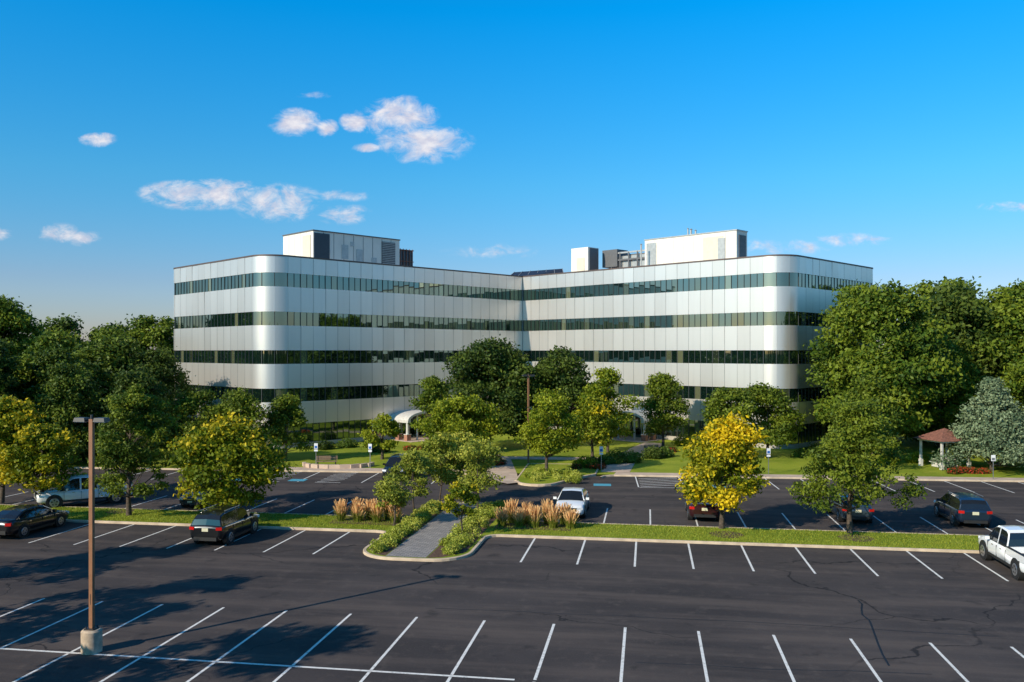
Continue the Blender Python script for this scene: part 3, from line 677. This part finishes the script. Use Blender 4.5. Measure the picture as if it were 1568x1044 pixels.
        for dy in ((-1.02,.0,1.0) if kind!='pickup' else (-.70,.30,1.30)):
            mb.box(sx*(Wd-.012),dy,.70 if kind!='pickup' else .78,.03,.012,.5,0,2)
    mb.box(0,yf-.045,zf-.05,.95 if kind!='pickup' else 1.1,.10,.2 if kind!='pickup' else .3,0,2); mb.box(0,yf+.006,zf-.02,.9,.01,.03,0,7)
    mb.box(0,yf-.02,.36 if kind!='pickup' else .55,1.1,.08,.12,0,2)
    mb.box(0,yr-.008,zr-.06,.34,.02,.17,0,8); mb.box(0,yr+.02,.42 if kind!='pickup' else .56,1.25,.10,.17,0,2 if kind!='pickup' else 7)
    if kind=='sedan': mb.box(0,yf+.006,.46,.32,.012,.14,0,8)
    if kind=='suv':
        for sx in (-1,1): mb.cyl((sx*.66,-1.5,1.74),(sx*.66,.2,1.74),.02,.02,6,4)
    if kind=='pickup':
        for sx in (-1,1): mb.box(sx*.90,-1.79,1.03,.11,2.14,.32,0,0); mb.box(sx*.90,-1.79,1.20,.13,2.14,.03,0,2)
        mb.box(0,-2.82,1.0,1.84,.07,.36,0,0); mb.box(0,-.78,1.03,1.7,.05,.32,0,0); mb.box(0,-1.8,.925,1.66,1.95,.02,0,2)
    mb.obj(name,[P,CGL,TRIM,TYRE,RIM,HL,TLM,CHR,PLT],loc=(x,y,.008),rz=rz)
Nn=-TH; Ss=math.pi-TH
wh=(.88,.87,.85); bk=(.012,.013,.015); nv=(.014,.03,.06)
car('white_sedan_car','sedan',wh,3.75,53.1,Ss)
x,y=L(-15.1,-2.5); car('black_suv_car','suv',bk,x,y,Nn)
x,y=L(-26.8,-2.7); car('black_sedan_car','sedan',bk,x,y,Nn)
x,y=L(24.1,-3.1); car('white_pickup_truck','pickup',wh,x,y,Nn)
car('white_pickup_truck','pickup',wh,-28.0,56.0,rad(125))
car('navy_sedan_car','sedan',nv,-20.0,56.5,Ss)
car('dark_red_car','sedan',(.05,.012,.014),11.6,52.2,Nn)
car('blue_sedan_car','sedan',(.05,.08,.115),20.3,51.6,Nn)
car('black_suv_car','suv',nv,26.4,50.3,Nn)
car('black_suv_car','suv',bk,-9.0,68.2,math.pi-T2)

# ------------------------------------------------------------ world, sun
EL=27.8; sunv=Vector((-.76,-.65,0)).normalized()*math.cos(rad(EL)); sunv.z=math.sin(rad(EL))
ld=bpy.data.lights.new('sun','SUN'); ld.energy=5.0; ld.angle=rad(.53); ld.color=(1,.885,.72)
lo=bpy.data.objects.new('sun',ld); COL.objects.link(lo); lo.rotation_euler=sunv.to_track_quat('Z','Y').to_euler(); lo.location=(-60,-50,60)
W=bpy.data.worlds.new('World'); S.world=W; W.use_nodes=True; nt=W.node_tree
bg=nt.nodes['Background']; bg.inputs['Strength'].default_value=.15
sky=N(nt,'ShaderNodeTexSky'); sky.sky_type='NISHITA'; sky.sun_disc=False; sky.sun_elevation=rad(EL); sky.sun_rotation=math.atan2(sunv.x,sunv.y)%(2*math.pi)
sky.ozone_density=3.0; sky.air_density=1.0; sky.dust_density=.6; sky.altitude=50
tc=N(nt,'ShaderNodeTexCoord').outputs['Generated']; sx=N(nt,'ShaderNodeSeparateXYZ'); nt.links.new(tc,sx.inputs[0])
yv=mathn(nt,'MAXIMUM',sx.outputs[1],.05); u=mathn(nt,'DIVIDE',sx.outputs[0],yv); v=mathn(nt,'DIVIDE',sx.outputs[2],yv)
cb=N(nt,'ShaderNodeCombineXYZ'); nt.links.new(u,cb.inputs[0]); nt.links.new(v,cb.inputs[1]); uv=cb.outputs[0]
cl=[(-.2527,.2672,.031,.017,1),(-.2168,.2611,.015,.011,.85),(-.184,.2687,.018,.014,.9),(-.1313,.2733,.046,.026,.95),(-.1023,.2443,.054,.025,.95),(-.171,.2382,.02,.006,.65),(-.484,.2473,.024,.009,.85),
(-.3618,.184,.074,.019,.92),(-.274,.174,.055,.024,.8),(-.1977,.1817,.036,.009,.55),(-.1977,.1603,.036,.014,.6),(-.5336,.1382,.03,.014,.65),(-.4992,.132,.024,.011,.55),(-.6,.137,.02,.009,.5),(-.23,.30,.03,.007,.30),(.5847,.1687,.045,.008,.6),(.394,.13,.06,.010,.5),(.31,.122,.08,.012,.45),(-.018,.117,.08,.012,.36)]
acc=None
for (a,b_,ra,rb,wt_) in cl:
    s1=N(nt,'ShaderNodeVectorMath',operation='SUBTRACT'); nt.links.new(uv,s1.inputs[0]); s1.inputs[1].default_value=(a,b_,0)
    s2=N(nt,'ShaderNodeVectorMath',operation='MULTIPLY'); nt.links.new(s1.outputs[0],s2.inputs[0]); s2.inputs[1].default_value=(1/ra,1/rb,0)
    ln=N(nt,'ShaderNodeVectorMath',operation='LENGTH'); nt.links.new(s2.outputs[0],ln.inputs[0])
    d=mathn(nt,'MULTIPLY',mathn(nt,'SUBTRACT',1.3,ln.outputs['Value'],True),wt_)
    acc=d if acc is None else mathn(nt,'MAXIMUM',acc,d)
mp=N(nt,'ShaderNodeMapping'); mp.inputs['Scale'].default_value=(1,1.6,1); nt.links.new(uv,mp.inputs['Vector'])
n1=noise(nt,mp.outputs[0],34,8,.66,.5); n2=noise(nt,mp.outputs[0],55,5,.6)
den=mathn(nt,'ADD',acc,mathn(nt,'MULTIPLY',mathn(nt,'SUBTRACT',n1,.5),2.4)); den=mathn(nt,'MULTIPLY',den,smooth(nt,acc,0,.4))
mask=smooth(nt,den,.10,1.15,0,.9); mask=mathn(nt,'MULTIPLY',mask,mathn(nt,'GREATER_THAN',sx.outputs[1],.06))
hs=N(nt,'ShaderNodeHueSaturation'); hs.inputs['Saturation'].default_value=1.25; nt.links.new(sky.outputs[0],hs.inputs['Color'])
cr=N(nt,'ShaderNodeValToRGB'); nt.links.new(sx.outputs[2],cr.inputs['Fac']); e=cr.color_ramp.elements
e[0].position=0; e[0].color=(.70,.65,.82,1); e[1].position=.85; e[1].color=(.60,.66,.70,1)
for p_,c_ in ((.08,(.62,.69,.87)),(.19,(.42,.98,1.08)),(.37,(.01,1.22,1.48))):
    q=e.new(p_); q.color=c_+(1,)
skc=mixc(nt,1.0,hs.outputs[0],cr.outputs['Color'],'MULTIPLY')
cc=mixc(nt,smooth(nt,n2,.35,.65),(4.5,4.4,5.1),(6.2,5.9,6.0))
fin=mixc(nt,mask,skc,cc); nt.links.new(fin,bg.inputs['Color'])

# ------------------------------------------------------------ camera
cd=bpy.data.cameras.new('camera'); cam=bpy.data.objects.new('camera',cd); COL.objects.link(cam)
cam.location=(0,0,10); cam.rotation_euler=(rad(90),0,0); cd.sensor_width=36; cd.lens=30.08; cd.shift_y=.0102; cd.clip_end=6000
S.camera=cam
S.view_settings.view_transform='Standard'; S.view_settings.look='None'; S.view_settings.exposure=0
